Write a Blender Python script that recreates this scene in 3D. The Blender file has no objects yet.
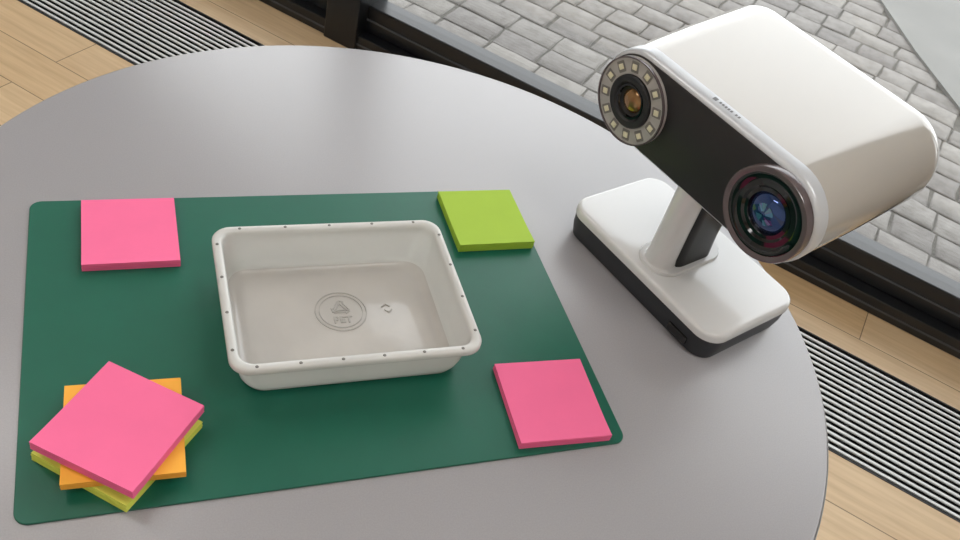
import bpy, bmesh, math, random
from mathutils import Matrix, Vector
random.seed(7)
S=bpy.context.scene
COL=S.collection
try:
    S.view_settings.view_transform='Standard'; S.view_settings.look='None'
except Exception: pass

# ---------------------------------------------------------------- helpers
def lin(c):
    return tuple(((v/255)/12.92 if v/255<=0.04045 else ((v/255+0.055)/1.055)**2.4) for v in c)+(1,)
def mat(name,rgb,rough=.5,metal=0,coat=0,noise=0,nscale=40,bump=0,bscale=200,trans=0,alpha=1,emis=0,sss=0,ior=1.5):
    m=bpy.data.materials.new(name); m.use_nodes=True
    nt=m.node_tree; b=nt.nodes['Principled BSDF']; c=lin(rgb)
    b.inputs['Base Color'].default_value=c
    b.inputs['Roughness'].default_value=rough; b.inputs['Metallic'].default_value=metal
    b.inputs['Coat Weight'].default_value=coat; b.inputs['Coat Roughness'].default_value=.06
    b.inputs['Transmission Weight'].default_value=trans; b.inputs['Alpha'].default_value=alpha
    b.inputs['IOR'].default_value=ior
    if emis:
        b.inputs['Emission Color'].default_value=c; b.inputs['Emission Strength'].default_value=emis
    tc=nt.nodes.new('ShaderNodeTexCoord')
    n=nt.nodes.new('ShaderNodeTexNoise'); n.inputs['Scale'].default_value=nscale; n.inputs['Detail'].default_value=4
    nt.links.new(tc.outputs['Object'],n.inputs['Vector'])
    r=nt.nodes.new('ShaderNodeValToRGB'); k=noise
    r.color_ramp.elements[0].position=.3; r.color_ramp.elements[1].position=.7
    r.color_ramp.elements[0].color=tuple(v*(1-k) for v in c[:3])+(1,)
    r.color_ramp.elements[1].color=tuple(min(1,v*(1+k)) for v in c[:3])+(1,)
    nt.links.new(n.outputs['Fac'],r.inputs['Fac']); nt.links.new(r.outputs['Color'],b.inputs['Base Color'])
    if bump:
        n2=nt.nodes.new('ShaderNodeTexNoise'); n2.inputs['Scale'].default_value=bscale
        nt.links.new(tc.outputs['Object'],n2.inputs['Vector'])
        bp=nt.nodes.new('ShaderNodeBump'); bp.inputs['Strength'].default_value=bump; bp.inputs['Distance'].default_value=.001
        nt.links.new(n2.outputs['Fac'],bp.inputs['Height']); nt.links.new(bp.outputs['Normal'],b.inputs['Normal'])
    return m
def obj(name,verts,faces,material=None,parent=None,smooth=False,M=None,angle=35):
    me=bpy.data.meshes.new(name)
    vs=[tuple((M@Vector(v)) if M else v) for v in verts]
    me.from_pydata(vs,[],faces); me.update()
    bm=bmesh.new(); bm.from_mesh(me); bmesh.ops.recalc_face_normals(bm,faces=bm.faces[:])
    if smooth:
        for f in bm.faces: f.smooth=True
        for e in bm.edges:
            if len(e.link_faces)==2 and e.calc_face_angle(0)>math.radians(angle): e.smooth=False
    bm.to_mesh(me); bm.free()
    o=bpy.data.objects.new(name,me); COL.objects.link(o)
    if material: me.materials.append(material)
    if parent: o.parent=parent
    return o
def empty(name,loc=(0,0,0),rz=0):
    o=bpy.data.objects.new(name,None); COL.objects.link(o); o.location=loc; o.rotation_euler=(0,0,rz); o.empty_display_size=.05
    return o
def box(name,a,b,material,parent=None,bev=0):
    x0,y0,z0=a;x1,y1,z1=b
    v=[(x0,y0,z0),(x1,y0,z0),(x1,y1,z0),(x0,y1,z0),(x0,y0,z1),(x1,y0,z1),(x1,y1,z1),(x0,y1,z1)]
    f=[(0,3,2,1),(4,5,6,7),(0,1,5,4),(1,2,6,5),(2,3,7,6),(3,0,4,7)]
    o=obj(name,v,f,material,parent)
    if bev:
        md=o.modifiers.new('bev','BEVEL'); md.width=bev; md.segments=2
    return o
def rrect(hx,hy,r,seg=8,cx=0,cy=0):
    r=max(r,1e-4); p=[]
    for sx,sy,a0 in ((1,1,0),(-1,1,90),(-1,-1,180),(1,-1,270)):
        for i in range(seg+1):
            a=math.radians(a0+90*i/seg)
            p.append((cx+sx*(hx-r)+r*math.cos(a),cy+sy*(hy-r)+r*math.sin(a)))
    return p
def loft(name,secs,material,parent=None,caps=(True,True),smooth=True,M=None,angle=35,closed=False):
    n=len(secs[0]); v=[p for s in secs for p in s]; f=[]
    for i in range(len(secs)-1):
        for j in range(n):
            k=(j+1)%n; f.append((i*n+j,i*n+k,(i+1)*n+k,(i+1)*n+j))
    if closed:
        i=len(secs)-1
        for j in range(n):
            k=(j+1)%n; f.append((i*n+j,i*n+k,k,j))
    else:
        if caps[0]: f.append(tuple(range(n-1,-1,-1)))
        if caps[1]: f.append(tuple((len(secs)-1)*n+j for j in range(n)))
    return obj(name,v,f,material,parent,smooth,M,angle)
def lathe(name,prof,material,parent=None,M=None,seg=64,smooth=True,angle=30,closed=False):
    # profile (r,h) around local Z ; M positions it
    secs=[[(max(r,1e-5)*math.cos(2*math.pi*j/seg),max(r,1e-5)*math.sin(2*math.pi*j/seg),h) for j in range(seg)] for r,h in prof]
    return loft(name,secs,material,parent,(not closed,not closed),smooth,M,angle,closed)

# ---------------------------------------------------------------- materials
m_table=mat('table_laminate',(162,160,163),.30,noise=.05,nscale=900,bump=.05,bscale=1500)
m_tedge=mat('table_edge',(165,163,161),.4)
m_metal=mat('brushed_steel',(120,122,126),.35,metal=1)
m_mat=mat('green_mat_vinyl',(16,96,76),.40,noise=.04,nscale=30,bump=.06,bscale=900)
m_pink=mat('pink_paper',(252,112,160),.75,noise=.02)
m_lime=mat('lime_paper',(168,202,62),.75,noise=.02)
m_orange=mat('orange_paper',(254,184,66),.75,noise=.02)
m_yellow=mat('yellow_paper',(230,234,100),.75,noise=.02)
m_black=mat('matte_black_plastic',(30,31,34),.5)
m_base=mat('base_black_plastic',(40,42,46),.42,bump=.05)
m_panel=mat('face_black_panel',(32,31,33),.5,bump=.1,bscale=1500)
m_gloss=mat('gloss_black',(6,6,8),.08,coat=.3)
m_core=mat('stem_black',(10,10,12),.25)
m_white=mat('gloss_white_plastic',(218,218,218),.2,coat=.5)
m_pearl=mat('pearl_shell',(188,183,176),.13,coat=1)
m_rim=mat('silver_white_rim',(206,209,214),.3,metal=.15,coat=.3)
m_frame=mat('window_black_aluminium',(20,22,26),.35,coat=.15)
m_gasket=mat('gasket_grey',(70,74,80),.5)
m_bar=mat('grille_aluminium',(225,227,226),.4,metal=.1)
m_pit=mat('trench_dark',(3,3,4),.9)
m_gfr=mat('grille_edge_angle',(22,22,24),.6)
m_wall=mat('painted_wall',(205,203,200),.8,noise=.02,nscale=3)
m_ceil=mat('ceiling_paint',(225,225,224),.85)
m_conc=mat('concrete',(116,115,112),.9,noise=.08,nscale=5,bump=.4,bscale=60)
m_joint=mat('paver_joint_sand',(88,85,80),.95,noise=.25,nscale=30)

# wooden floor
m_floor=bpy.data.materials.new('beech_parquet'); m_floor.use_nodes=True
nt=m_floor.node_tree; b=nt.nodes['Principled BSDF']; L=nt.links.new
tc=nt.nodes.new('ShaderNodeTexCoord'); br=nt.nodes.new('ShaderNodeTexBrick')
br.inputs['Scale'].default_value=1; br.inputs['Brick Width'].default_value=.62; br.inputs['Row Height'].default_value=.12
br.inputs['Mortar Size'].default_value=.0012; br.inputs['Mortar Smooth'].default_value=.2; br.offset=.37; br.offset_frequency=2
br.inputs['Color1'].default_value=lin((232,206,168)); br.inputs['Color2'].default_value=lin((216,184,140)); br.inputs['Mortar'].default_value=lin((130,104,76))
L(tc.outputs['Object'],br.inputs['Vector'])
mp=nt.nodes.new('ShaderNodeMapping'); mp.inputs['Scale'].default_value=(3,45,3); L(tc.outputs['Object'],mp.inputs['Vector'])
nz=nt.nodes.new('ShaderNodeTexNoise'); nz.inputs['Scale'].default_value=2; nz.inputs['Detail'].default_value=6; L(mp.outputs['Vector'],nz.inputs['Vector'])
rp=nt.nodes.new('ShaderNodeValToRGB'); rp.color_ramp.elements[0].color=(.84,.80,.75,1); rp.color_ramp.elements[0].position=.3; rp.color_ramp.elements[1].color=(1,1,1,1); rp.color_ramp.elements[1].position=.65
L(nz.outputs['Fac'],rp.inputs['Fac'])
mx=nt.nodes.new('ShaderNodeMixRGB'); mx.blend_type='MULTIPLY'; mx.inputs['Fac'].default_value=1
L(br.outputs['Color'],mx.inputs['Color1']); L(rp.outputs['Color'],mx.inputs['Color2']); L(mx.outputs['Color'],b.inputs['Base Color'])
b.inputs['Roughness'].default_value=.4

# pavers
m_pav=bpy.data.materials.new('grey_pavers'); m_pav.use_nodes=True
nt=m_pav.node_tree; b=nt.nodes['Principled BSDF']; L=nt.links.new
g=nt.nodes.new('ShaderNodeNewGeometry'); tc=nt.nodes.new('ShaderNodeTexCoord')
rp=nt.nodes.new('ShaderNodeValToRGB'); rp.color_ramp.elements[0].color=lin((114,110,107)); rp.color_ramp.elements[1].color=lin((132,128,123))
L(g.outputs['Random Per Island'],rp.inputs['Fac'])
nz=nt.nodes.new('ShaderNodeTexNoise'); nz.inputs['Scale'].default_value=30; nz.inputs['Detail'].default_value=10; L(tc.outputs['Object'],nz.inputs['Vector'])
r2=nt.nodes.new('ShaderNodeValToRGB'); r2.color_ramp.elements[0].color=(.78,.77,.76,1); r2.color_ramp.elements[0].position=.35; r2.color_ramp.elements[1].color=(1,1,1,1); r2.color_ramp.elements[1].position=.62
L(nz.outputs['Fac'],r2.inputs['Fac'])
mx=nt.nodes.new('ShaderNodeMixRGB'); mx.blend_type='MULTIPLY'; mx.inputs['Fac'].default_value=1
L(rp.outputs['Color'],mx.inputs['Color1']); L(r2.outputs['Color'],mx.inputs['Color2']); L(mx.outputs['Color'],b.inputs['Base Color'])
b.inputs['Roughness'].default_value=.85
bp=nt.nodes.new('ShaderNodeBump'); bp.inputs['Strength'].default_value=.4; bp.inputs['Distance'].default_value=.003
L(nz.outputs['Fac'],bp.inputs['Height']); L(bp.outputs['Normal'],b.inputs['Normal'])

# window glass
m_glass=bpy.data.materials.new('window_glass'); m_glass.use_nodes=True
nt=m_glass.node_tree; nt.nodes.clear()
o_=nt.nodes.new('ShaderNodeOutputMaterial'); tr=nt.nodes.new('ShaderNodeBsdfTransparent'); tr.inputs['Color'].default_value=(.95,.95,.94,1)
gl=nt.nodes.new('ShaderNodeBsdfGlossy'); gl.inputs['Roughness'].default_value=.01
fr=nt.nodes.new('ShaderNodeFresnel'); fr.inputs['IOR'].default_value=1.3
ms=nt.nodes.new('ShaderNodeMixShader')
nt.links.new(fr.outputs[0],ms.inputs[0]); nt.links.new(tr.outputs[0],ms.inputs[1]); nt.links.new(gl.outputs[0],ms.inputs[2]); nt.links.new(ms.outputs[0],o_.inputs[0])

# frosted tray plastic
def frosted(name,rgb,tw,ta,rough=.24,nlo=.93,tcol=(.95,.95,.95,1)):
    m=bpy.data.materials.new(name); m.use_nodes=True
    nt=m.node_tree; nt.nodes.clear()
    o_=nt.nodes.new('ShaderNodeOutputMaterial'); df=nt.nodes.new('ShaderNodeBsdfPrincipled')
    tc=nt.nodes.new('ShaderNodeTexCoord'); n=nt.nodes.new('ShaderNodeTexNoise'); n.inputs['Scale'].default_value=14; n.inputs['Detail'].default_value=5
    nt.links.new(tc.outputs['Object'],n.inputs['Vector'])
    r=nt.nodes.new('ShaderNodeValToRGB'); c=lin(rgb)
    r.color_ramp.elements[0].position=.35; r.color_ramp.elements[1].position=.65
    r.color_ramp.elements[0].color=tuple(v*nlo for v in c[:3])+(1,); r.color_ramp.elements[1].color=c
    nt.links.new(n.outputs['Fac'],r.inputs['Fac']); nt.links.new(r.outputs['Color'],df.inputs['Base Color'])
    bp=nt.nodes.new('ShaderNodeBump'); bp.inputs['Strength'].default_value=.3; bp.inputs['Distance'].default_value=.001
    n3=nt.nodes.new('ShaderNodeTexNoise'); n3.inputs['Scale'].default_value=60; nt.links.new(tc.outputs['Object'],n3.inputs['Vector'])
    nt.links.new(n3.outputs['Fac'],bp.inputs['Height']); nt.links.new(bp.outputs['Normal'],df.inputs['Normal'])
    df.inputs['Roughness'].default_value=rough; df.inputs['Coat Weight'].default_value=.3
    tl=nt.nodes.new('ShaderNodeBsdfTranslucent'); tl.inputs['Color'].default_value=c
    tr=nt.nodes.new('ShaderNodeBsdfTransparent'); tr.inputs['Color'].default_value=tcol
    m1=nt.nodes.new('ShaderNodeMixShader'); m1.inputs[0].default_value=tw
    m2=nt.nodes.new('ShaderNodeMixShader'); m2.inputs[0].default_value=ta
    nt.links.new(df.outputs[0],m1.inputs[1]); nt.links.new(tl.outputs[0],m1.inputs[2])
    nt.links.new(m1.outputs[0],m2.inputs[1]); nt.links.new(tr.outputs[0],m2.inputs[2]); nt.links.new(m2.outputs[0],o_.inputs[0])
    return m
m_tray=frosted('frosted_clear_plastic',(242,241,238),.28,.12)
m_trayf=frosted('frosted_clear_plastic_base',(226,222,217),.15,.14,.18,.87)

# ---------------------------------------------------------------- round table (top surface z=0)
FZ=-.74
T=empty('round_table',(.277,.1745,0))
R=.3765
def el(r,h,seg=160):
    return [((r+.005*math.cos(2*t+math.radians(82)))*math.cos(t),(r+.005*math.cos(2*t+math.radians(82)))*math.sin(t),h) for t in (2*math.pi*j/seg for j in range(seg))]
loft('tabletop',[el(r,h) for r,h in [(R-.004,-.026),(R-.001,-.024),(R,-.021),(R,-.003),(R-.001,-.0008),(R-.003,0)]],m_table,T,angle=50)
loft('edge_band',[el(r,h) for r,h in [(R+.0002,-.0225),(R+.0012,-.0215),(R+.0012,-.0035),(R+.0002,-.0025)]],m_tedge,T,caps=(False,False))
lathe('column',[(.09,-.030),(.09,-.026)],m_metal,T); 
lathe('pedestal',[(.22,FZ),(.22,FZ+.006),(.205,FZ+.014),(.06,FZ+.022),(.036,FZ+.04),(.034,-.06),(.05,-.03)],m_metal,T)

# ---------------------------------------------------------------- green desk mat
W,H=.423,.2988
def rslab(name,hx,hy,r,z0,z1,ch,material,parent=None,cx=0,cy=0):
    secs=[[(x,y,z) for x,y in rrect(hx-d,hy-d,r-d,8,cx,cy)] for d,z in ((ch,z0),(0,z0+ch),(0,z1-ch),(ch,z1))]
    return loft(name,secs,material,parent)
dm=rslab('desk_mat',W/2,H/2,.009,0,.0018,.0004,m_mat); dm.location=(.210,.1465,.0001)

# ---------------------------------------------------------------- sticky note pads
def pad(name,cx,cy,z,hx,hy,rot,material,t=.0075,seed=1):
    N=9; r=random.Random(seed)
    verts=[];faces=[]
    for i in range(N):
        z0=t*i/N; z1=t*(i+1)/N-.00012*(i<N-1)
        dx=r.uniform(-.0002,.0002); dy=r.uniform(-.0002,.0002)
        G=6; base=len(verts)
        for zz,top in ((z0,0),(z1,1)):
            for a in range(G+1):
                for c in range(G+1):
                    x=-hx+2*hx*a/G; y=-hy+2*hy*c/G
                    curl=.0012*max(0,(-y/hy))**3*(i/N)
                    verts.append((x+dx,y+dy,zz+curl))
        n=(G+1)**2
        def id_(l,a,c): return base+l*n+a*(G+1)+c
        for a in range(G):
            for c in range(G):
                faces.append((id_(1,a,c),id_(1,a+1,c),id_(1,a+1,c+1),id_(1,a,c+1)))
                faces.append((id_(0,a,c),id_(0,a,c+1),id_(0,a+1,c+1),id_(0,a+1,c)))
        for a in range(G):
            faces.append((id_(0,a,0),id_(0,a+1,0),id_(1,a+1,0),id_(1,a,0)))
            faces.append((id_(0,a,G),id_(1,a,G),id_(1,a+1,G),id_(0,a+1,G)))
            faces.append((id_(0,0,a),id_(1,0,a),id_(1,0,a+1),id_(0,0,a+1)))
            faces.append((id_(0,G,a),id_(0,G,a+1),id_(1,G,a+1),id_(1,G,a)))
    o=obj(name,verts,faces,material,smooth=True,angle=30)
    o.location=(cx,cy,z); o.rotation_euler=(0,0,math.radians(rot)); return o
Z0=.002
pad('sticky_note_pad',.0738,.2500,Z0,.0362,.0385,0,m_pink,.006,1)
pad('sticky_note_pad',.3820,.2495,Z0,.0362,.0372,0,m_lime,.0075,2)
pad('sticky_note_pad',.372,.0395,Z0,.037,.038,-2.5,m_pink,.006,3)
pad('sticky_note_pad',.0605,.0485,Z0,.0365,.0385,-41,m_yellow,.0065,4)
pad('sticky_note_pad',.0635,.0505,Z0+.0083,.037,.039,-1.5,m_orange,.005,5)
pad('sticky_note_pad',.0615,.0485,Z0+.0148,.0372,.0385,-38,m_pink,.0068,6)

# ---------------------------------------------------------------- plastic food tray
TR=empty('plastic_food_tray',(.2253,.1400,Z0))
HX,HY,TH=.0930,.0733,.0405
def sec(d,z,r): return [(x,y,z) for x,y in rrect(HX-d,HY-d,r,10)]
outer=[sec(.0004,TH-.0056,.0145),sec(.0000,TH-.0048,.0145),sec(0,TH-.0018,.0145),sec(.0008,TH-.0004,.014),sec(.0022,TH,.013),sec(.0054,TH,.0115),sec(.0068,TH-.0010,.011),sec(.0074,TH-.004,.0112),
       sec(.0090,.014,.015),sec(.0100,.008,.016),sec(.0118,.0030,.0165),sec(.0150,.0014,.0155)]
inner_floor=[sec(.019,.0012,.0145),sec(.0205,.0019,.0135)]
o=loft('shell',outer+inner_floor,m_tray,TR,caps=(False,True),angle=60)
o.data.materials.append(m_trayf)
for p in o.data.polygons:
    if all(o.data.vertices[i].co.z<.0032 for i in p.vertices): p.material_index=1
sd=o.modifiers.new('th','SOLIDIFY'); sd.thickness=.0007; sd.offset=-1
# rivet-like dimples around rim
m_dot=mat('rim_dimple',(124,121,116),.5)
dots=[]
for i in range(6): dots+= [(-HX+.018+i*(2*HX-.036)/5,-HY+.0034)]
for i in range(5): dots+= [(-HX+.022+i*(2*HX-.044)/4,HY-.0034)]
for i in range(4): dots+= [(-HX+.0034,-HY+.020+i*(2*HY-.040)/3),(HX-.0034,-HY+.020+i*(2*HY-.040)/3)]
v=[];f=[]
for (x,y) in dots:
    b0=len(v)
    for j in range(10):
        a=2*math.pi*j/10; v.append((x+.0013*math.cos(a),y+.0013*math.sin(a),TH))
    for j in range(10):
        a=2*math.pi*j/10; v.append((x+.0010*math.cos(a),y+.0010*math.sin(a),TH+.0004))
    for j in range(10): f.append((b0+j,b0+(j+1)%10,b0+10+(j+1)%10,b0+10+j))
    f.append(tuple(b0+10+j for j in range(10)))
obj('rim_dimples',v,f,m_dot,TR)
# embossed recycling mark
m_emb=mat('embossed_plastic',(190,187,182),.2,coat=.6)
ez=.0022
CX,CY=.0025,.0095
def ring(name,r0,r1,z,parent,material,cx=0,cy=0):
    return lathe(name,[(r0,z),(r0,z+.0006),(r1,z+.0006),(r1,z)],material,parent,M=Matrix.Translation((cx,cy,0)),closed=True)
ring('recycling_ring',.0200,.0209,ez,TR,m_emb,CX,CY)
ring('recycling_ring_inner',.0170,.0176,ez,TR,m_emb,CX,CY)
v=[];f=[]
def strip(p,q,w):
    p=Vector(p);q=Vector(q);d=(q-p).normalized();n=Vector((-d.y,d.x))*w/2;b0=len(v)
    for z in (ez,ez+.0006):
        for c in (p-n,q-n,q+n,p+n): v.append((c.x,c.y,z))
    f.extend([(b0+4,b0+5,b0+6,b0+7),(b0,b0+1,b0+5,b0+4),(b0+1,b0+2,b0+6,b0+5),(b0+2,b0+3,b0+7,b0+6),(b0+3,b0,b0+4,b0+7)])
tri=[(Vector((math.cos(math.radians(90+120*k)),math.sin(math.radians(90+120*k))))*.0095+Vector((CX,CY+.0035))) for k in range(3)]
for k in range(3):
    a=tri[k]; c=tri[(k+1)%3]; p=a.lerp(c,.16); q=a.lerp(c,.72)
    strip(p,q,.0009); 
    d=(q-p).normalized(); nn=Vector((-d.y,d.x))
    strip(p+nn*.0022,q+nn*.0022,.0009)
    tip=q+d*.0032+nn*.0011
    strip(q-nn*.0016,tip,.0009); strip(q+nn*.0040,tip,.0009)
obj('recycling_arrows',v,f,m_emb,TR)
def text(name,s,size,loc,material,parent,ext=.0003,rot=(0,0,0)):
    cu=bpy.data.curves.new(name,'FONT'); cu.body=s; cu.size=size; cu.extrude=ext; cu.align_x='CENTER'; cu.offset=.0002
    to=bpy.data.objects.new(name+'_c',cu); COL.objects.link(to)
    bpy.context.view_layer.update()
    me=bpy.data.meshes.new_from_object(to.evaluated_get(bpy.context.evaluated_depsgraph_get()))
    bpy.data.objects.remove(to)
    o=bpy.data.objects.new(name,me); COL.objects.link(o); me.materials.clear(); me.materials.append(material)
    o.parent=parent; o.location=loc; o.rotation_euler=rot; return o
text('pet_lettering','PET',.0095,(CX,CY-.0122,ez+.0003),m_emb,TR)
v=[];f=[]
strip((.036,.011),(.040,.014),.001);strip((.040,.014),(.043,.011),.001);strip((.038,.008),(.041,.005),.001);strip((.041,.005),(.044,.008),.001)
obj('mould_mark',v,f,m_emb,TR)

# ---------------------------------------------------------------- 3d scanner on its stand
SC=empty('desktop_3d_scanner',(.5468,.1711,0),math.radians(-71.33))
bx,by,brd=.096,.0595,.020
def bs(d,z): return [(x+.001,y-.0015,z) for x,y in rrect(bx-d,by-d,max(brd-d,.004),10)]
loft('base_body',[bs(.006,0),bs(.004,.001),bs(.0015,.012),bs(.0008,.0235)],m_base,SC,angle=50)
loft('base_cover',[bs(.0012,.0235),bs(0,.0245),bs(0,.0295),bs(.0006,.0315),bs(.0022,.0328),bs(.004,.0332)],m_white,SC,angle=50)
box('port_slot',(.052,-by-.0021,.006),(.074,-by+.004,.014),m_gloss,SC,.0008)
def stadY(r,y0,y1,z,seg=16,cx=0):
    p=[]
    for i in range(seg+1):
        a=math.pi*i/seg; p.append((cx+r*math.cos(a),y1+r*math.sin(a),z))
    for i in range(seg+1):
        a=math.pi+math.pi*i/seg; p.append((cx+r*math.cos(a),y0+r*math.sin(a),z))
    return p
zt=.0332
loft('foot_plate',[stadY(.0215,-.032,.014,zt-.0005,cx=.003),stadY(.0215,-.032,.014,zt+.0018,cx=.003),stadY(.0205,-.032,.014,zt+.0030,cx=.003)],m_white,SC,angle=50)
lathe('stem',[(.0165,zt+.002),(.0145,zt+.004),(.0135,zt+.010),(.0130,.075),(.0130,.135)],m_white,SC,M=Matrix.Translation((.003,-.036,0)))
loft('stem_core',[stadY(.0135,-.022,.008,zt+.002,cx=.006),stadY(.012,-.022,.008,.06,cx=.006),stadY(.012,-.022,.008,.135,cx=.006)],m_core,SC,angle=50)
# head
HZ=.157; A2=.0773; RH=.0408; YF=-.049
tf=math.radians(1.0); td=math.radians(8)
FO=Vector((0,-math.cos(tf),-math.sin(tf)))   # outward face normal
FU=Vector((0,-math.sin(tf),math.cos(tf)))    # face up
D=Vector((0,math.cos(td),math.sin(td)))      # depth direction
C0=Vector((0,YF,HZ))
def stad(r,a=A2,seg=20):
    p=[]
    for i in range(seg+1):
        t=-math.pi/2+math.pi*i/seg; p.append((a+r*math.cos(t),r*math.sin(t)))
    for i in range(seg+1):
        t=math.pi/2+math.pi*i/seg; p.append((-a+r*math.cos(t),r*math.sin(t)))
    return p
def hs(r,s,a=A2,dz=0):
    o=C0+D*s+Vector((0,0,dz))
    return [tuple(o+Vector((x,0,0))+FU*y) for x,y in stad(r,a)]
DEP=.165
loft('front_rim',[hs(RH-.0035,-.0002),hs(RH-.0028,0),hs(RH-.0008,.0012),hs(RH,.004),hs(RH,.0125),hs(RH-.001,.0128)],m_rim,SC,angle=50)
rb=.027
secs=[hs(RH-.001,.0124),hs(RH-.0002,.0128),hs(RH+.0005,.03),hs(RH+.0015,.07)]
for i in range(13):
    a=math.pi/2*i/12; secs.append(hs(RH+.0018-rb*(1-math.cos(a)),DEP-rb+rb*math.sin(a)))
loft('head_shell',secs,m_pearl,SC,angle=50)
loft('face_panel',[hs(RH-.0036,-.0006+.0002),hs(RH-.0036,-.0010),hs(RH-.0041,-.0013)],m_panel,SC,angle=50)
def faceM(x,out=0,up=0):
    o=C0+Vector((x,0,0))+FO*out+FU*up
    M=Matrix.Identity(4)
    X=FU.cross(FO)
    for r in range(3):
        M[r][0]=X[r];M[r][1]=FU[r];M[r][2]=FO[r];M[r][3]=o[r]
    return M
m_ledring=mat('led_ring_grey',(178,174,170),.3,coat=.5,noise=.1,nscale=80)
m_led=mat('led_chip',(232,226,196),.4)
m_ledwall=mat('led_divider',(122,118,114),.45)
m_amber=mat('amber_lens_reflection',(150,110,60),.08,metal=.6,coat=1)  # amber reflection painted into the glass colour
m_blue=mat('blue_lens_reflection',(20,60,120),.05,metal=.6,coat=1)  # bluish reflection put into the lens colour
m_cyan=mat('cyan_lens_glint',(90,150,180),.08,metal=.7,coat=1)  # lighter reflection colour for the patches on the projector lens
m_pinkrim=mat('smoked_ring',(96,84,86),.25,coat=.8)
# camera lens with LED ring
MA=faceM(-A2,.001,-.0022)
lathe('led_ring',[(.0378,0),(.0378,.003),(.0368,.0038),(.0235,.0038),(.0225,.003),(.0225,0)],m_ledring,SC,MA,closed=True)
lathe('led_ring_lip',[(.0378,.003),(.0378,.0052),(.0366,.0052),(.0366,.003)],m_pinkrim,SC,MA,closed=True)
for k in range(12):
    a=2*math.pi*(k+.5)/12
    M=MA@Matrix.Rotation(a,4,'Z')@Matrix.Translation((.0298,0,.0039))
    secs=[[(x,y,z) for x,y in rrect(.0024-d,.0024-d,.0006,3)] for d,z in ((0,0),(0,.0008),(.0004,.0011))]
    loft('led_%d'%(k+1),secs,m_led,SC,M=M)
    M=MA@Matrix.Rotation(a,4,'Z')@Matrix.Translation((.0298,0,.0037))
    loft('led_cell_%d'%(k+1),[[(x,y,z) for x,y in rrect(.0048,.0042,.001,3)] for z in (0,.0003)],m_ledwall,SC,M=M)
lathe('camera_barrel',[(.0228,0),(.0228,.0055),(.0215,.0065),(.0170,.0065),(.0150,.004),(.0125,.002),(.0100,.0012)],m_black,SC,MA)
lathe('camera_lens_ring',[(.0150,.0045),(.0150,.0052),(.0135,.0052),(.0125,.0035)],m_gloss,SC,MA,closed=True)
lathe('camera_lens_glass',[(.0105,.0014),(.0095,.0026),(.0070,.0038),(.0035,.0045),(0,.0047)],m_amber,SC,MA,angle=80)
# projector lens
MB=faceM(A2,.001)
lathe('projector_ring',[(.0385,0),(.0385,.0055),(.0378,.0070),(.0348,.0070),(.0333,.0062),(.0333,0)],m_pinkrim,SC,MB,closed=True)
lathe('projector_barrel',[(.0333,0),(.0333,.0058),(.0300,.0058),(.0265,.0042),(.0225,.0046),(.0205,.0030),(.0175,.0034),(.0160,.0012)],m_gloss,SC,MB)
lathe('projector_lens_glass',[(.0160,.0014),(.0140,.0034),(.0105,.0052),(.0055,.0064),(0,.0068)],m_blue,SC,MB,angle=80)
v=[];f=[]  # wedge patches over the glass, painted reflections
for (a0,a1,r0,r1) in ((20,80,.002,.008),(100,150,.003,.009),(200,260,.001,.007),(290,340,.004,.009)):
    b0=len(v); n=6
    for i in range(n+1):
        a=math.radians(a0+(a1-a0)*i/n)
        for r in (r0,r1):
            z=.0070+(-(r/.016)**2*.0050)+.0004
            v.append((r*math.cos(a),r*math.sin(a),z))
    for i in range(n): f.append((b0+2*i,b0+2*i+1,b0+2*i+3,b0+2*i+2))
obj('lens_glints',v,f,m_cyan,SC,M=MB)
# small printed mark on the rim top edge
m_ink=mat('grey_ink',(110,112,116),.5)
def rimtop(x,s):
    return C0+Vector((x,0,0))+FU*(RH+.0002)+D*s
v=[];f=[]
for k,(x0,x1) in enumerate([(-.013,-.009),(-.0065,-.0045),(-.0035,-.0015),(-.0005,.0015),(.0025,.0045),(.0055,.0075),(.0105,.0125),(.0135,.0155)]):
    b0=len(v); s0,s1=((.0060,.0100) if k==0 else (.0068,.0092))
    for x,s in ((x0,s0),(x1,s0),(x1,s1),(x0,s1)): v.append(tuple(rimtop(x,s)))
    f.append((b0,b0+1,b0+2,b0+3))
obj('printed_mark',v,f,m_ink,SC)

# ---------------------------------------------------------------- room (local x along the window, local y towards outside)
RA=math.radians(-46.54)
def room(o): o.rotation_euler=(0,0,RA); return o
E0,E1=-3.2,3.2; MB0=-3.0; ZC=2.0
G0,G1,WF=1.20,1.50,1.665
v=[];f=[]
def addbox(a,b):
    b0=len(v); x0,y0,z0=a;x1,y1,z1=b
    v.extend([(x0,y0,z0),(x1,y0,z0),(x1,y1,z0),(x0,y1,z0),(x0,y0,z1),(x1,y0,z1),(x1,y1,z1),(x0,y1,z1)])
    f.extend([tuple(b0+i for i in q) for q in ((0,3,2,1),(4,5,6,7),(0,1,5,4),(1,2,6,5),(2,3,7,6),(3,0,4,7))])
addbox((E0,MB0,FZ-.14),(E1,G0,FZ)); addbox((E0,G1,FZ-.14),(E1,WF+.1,FZ)); 
room(obj('floor',v,f,m_floor))
GR=room(empty('floor_heating_grille'))
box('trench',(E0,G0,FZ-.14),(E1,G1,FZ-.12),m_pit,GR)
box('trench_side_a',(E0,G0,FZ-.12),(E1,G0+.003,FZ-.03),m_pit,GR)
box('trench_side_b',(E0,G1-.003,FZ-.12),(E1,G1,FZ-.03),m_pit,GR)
v=[];f=[]
n=17; pitch=(G1-G0-.012)/n
for i in range(n):
    c=G0+.006+pitch*(i+.5); addbox((E0,c-.0030,FZ-.004),(E1,c+.0030,FZ-.001))
obj('bars',v,f,m_bar,GR)
v=[];f=[]
x=E0+.1
while x<E1:
    addbox((x,G0,FZ-.03),(x+.006,G1,FZ-.018)); x+=.25
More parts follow.
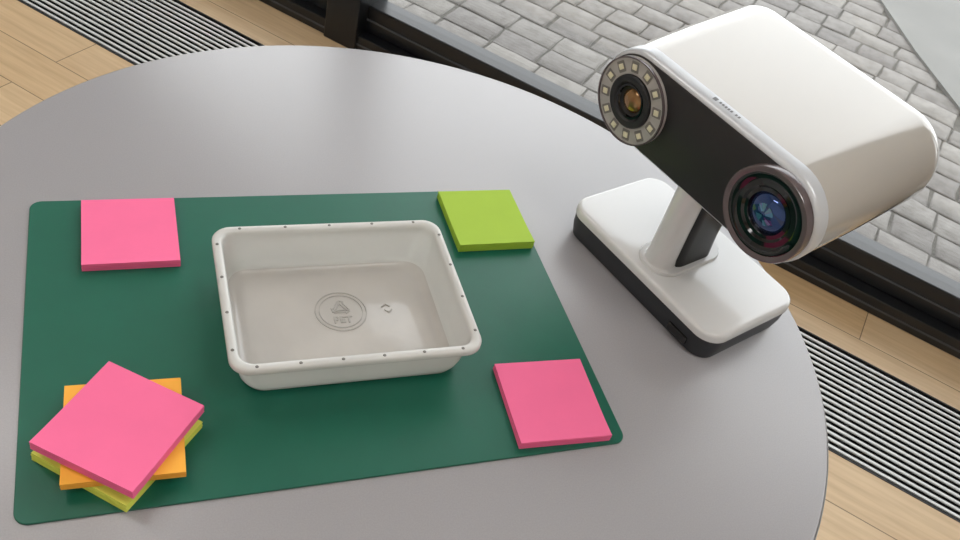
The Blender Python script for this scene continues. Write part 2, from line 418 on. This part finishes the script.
addbox((E0,G0,FZ-.03),(E1,G0+.004,FZ+.0008)); addbox((E0,G1-.004,FZ-.03),(E1,G1,FZ+.0008))
obj('cross_rods',v,f,m_gfr,GR)
room(box('ceiling',(E0,MB0,ZC),(E1,WF+.12,ZC+.1),m_ceil))
room(box('wall_back',(E0,MB0-.1,FZ-.1),(E1,MB0,ZC+.1),m_wall))
room(box('wall_left',(E0-.1,MB0-.1,FZ-.1),(E0,WF+.12,ZC+.1),m_wall))
room(box('wall_right',(E1,MB0-.1,FZ-.1),(E1+.1,WF+.12,ZC+.1),m_wall))
WN=room(empty('window_1'))
box('sill',(E0,WF,FZ),(E1,WF+.135,FZ+.045),m_frame,WN,.003)
box('glazing_frame',(E0,WF+.035,FZ+.045),(E1,WF+.10,FZ+.118),m_frame,WN,.004)
box('gasket_strip',(E0,WF+.032,FZ+.078),(E1,WF+.036,FZ+.083),m_gasket,WN)
box('gasket_low',(E0,WF-.002,FZ+.018),(E1,WF+.001,FZ+.023),m_gasket,WN)
box('head_frame',(E0,WF,ZC-.12),(E1,WF+.135,ZC),m_frame,WN)
for k,e in enumerate((-2.9,-.86,1.35,3.1)):
    box('mullion_%d'%(k+1),(e-.05,WF-.01,FZ),(e+.05,WF+.13,ZC),m_frame,WN,.004)
box('glass',(E0,WF+.064,FZ+.10),(E1,WF+.070,ZC-.1),m_glass,WN)
m_fillglow=mat('fill_panel_glow',(255,253,250),.5,emis=4)  # glow of the added fill panels
for k,(ex,my) in enumerate(((-1.3,.2),(1.1,.2),(-1.3,-1.6),(1.1,-1.6))):  # unseen ceiling panels, added to brighten the interior
    lp=room(empty('added_fill_panel' ))
    box('fill_panel_housing',(ex-.63,my-.18,ZC-.05),(ex+.63,my+.18,ZC),m_rim,lp)
    box('fill_panel_face',(ex-.6,my-.15,ZC-.056),(ex+.6,my+.15,ZC-.049),m_fillglow,lp)

# ---------------------------------------------------------------- outside
slab=[(-.7,5.2),(.311,3.53),(.50,3.20),(.696,2.905),(.96,2.45),(1.3,1.95),(5,1.95),(5,5.2)]
def inslab(x,y):
    c=False; j=len(slab)-1
    for i in range(len(slab)):
        (xi,yi),(xj,yj)=slab[i],slab[j]
        if (yi>y)!=(yj>y) and x<(xj-xi)*(y-yi)/(yj-yi)+xi: c=not c
        j=i
    return c
PV=room(empty('outdoor_paving'))
box('ground_bed',(-14,WF+.136,FZ-.3),(14,24,FZ-.011),m_joint,PV)
loft('concrete_slab',[[(x,y,FZ-.03) for x,y in slab],[(x,y,FZ+.004) for x,y in slab]],m_conc,PV,smooth=False)
v=[];f=[]
rh=.105; y=WF+.15; row=0
while y<6.5:
    x=-4.2+random.uniform(0,.1)
    while x<4.5:
        w=random.choice((.105,.12,.135,.15,.15,.165))
        if not inslab(x+w/2,y+rh/2):
            g=.0025; j=lambda s=.004: random.uniform(-s,s)
            zt_=FZ-.006+j(.0018); b0=len(v)
            P=[(x+g,y+g),(x+w/2,y+g-.001+j(.002)),(x+w-g,y+g),(x+w-g+j(.002),y+rh/2),(x+w-g,y+rh-g),(x+w/2,y+rh-g+j(.002)),(x+g,y+rh-g),(x+g+j(.002),y+rh/2)]
            P=[(a+j(.003),c+j(.003)) for a,c in P]
            cx,cy=x+w/2,y+rh/2
            for (sc,z) in ((1,FZ-.05),(1,zt_-.006),(.955,zt_-.0018),(.89,zt_)):
                for a,c in P: v.append((cx+(a-cx)*sc,cy+(c-cy)*sc,z+(j(.0011) if sc<1 else 0)))
            for l in range(3):
                for k in range(8):
                    f.append((b0+l*8+k,b0+l*8+(k+1)%8,b0+(l+1)*8+(k+1)%8,b0+(l+1)*8+k))
            f.append(tuple(b0+24+k for k in range(8)))
        x+=w
    y+=rh; row+=1
# gentle wave so the courses are not ruler-straight
v=[(a+.02*math.sin(c*2.1),c+(.020*math.sin(a*1.9+1)+.009*math.sin(a*5.1))*min(1,max(0,(c-WF-.14)*3)),z) for a,c,z in v]
obj('stones',v,f,m_pav,PV,smooth=True,angle=60)

# ---------------------------------------------------------------- light
w=bpy.data.worlds.new('World'); S.world=w; w.use_nodes=True
nt=w.node_tree; bg=nt.nodes['Background']
tc=nt.nodes.new('ShaderNodeTexCoord'); sx=nt.nodes.new('ShaderNodeSeparateXYZ'); rp=nt.nodes.new('ShaderNodeValToRGB')
nt.links.new(tc.outputs['Generated'],sx.inputs[0]); nt.links.new(sx.outputs['Z'],rp.inputs['Fac'])
rp.color_ramp.elements[0].position=0; rp.color_ramp.elements[0].color=(.94,.97,1,1); rp.color_ramp.elements[1].position=1; rp.color_ramp.elements[1].color=(.90,.95,1,1)
nt.links.new(rp.outputs['Color'],bg.inputs['Color']); bg.inputs['Strength'].default_value=3.8
for ex,my in ((-1.3,.2),(1.1,.2),(-1.3,-1.6),(1.1,-1.6)):  # area lights added under the panels as interior fill
    ld=bpy.data.lights.new('fill_area','AREA'); ld.shape='RECTANGLE'; ld.size=1.2; ld.size_y=.3; ld.energy=6; ld.color=(1,.99,.98)
    lo=bpy.data.objects.new('added_fill_light',ld); COL.objects.link(lo)
    c,s=math.cos(RA),math.sin(RA); lo.location=(ex*c-my*s,ex*s+my*c,ZC-.06); lo.rotation_euler=(0,0,RA)

# ---------------------------------------------------------------- camera
cd=bpy.data.cameras.new('Camera'); cam=bpy.data.objects.new('Camera',cd); COL.objects.link(cam)
cd.sensor_width=36; cd.lens=910.2/960*36; cd.clip_start=.01
Mx=Matrix(((0.93386,0.05407,-0.35353,.0761),(-0.28637,0.70519,-0.64861,-.3311),(0.21423,0.70696,0.67403,.542),(0,0,0,1)))
cam.matrix_world=Mx; S.camera=cam
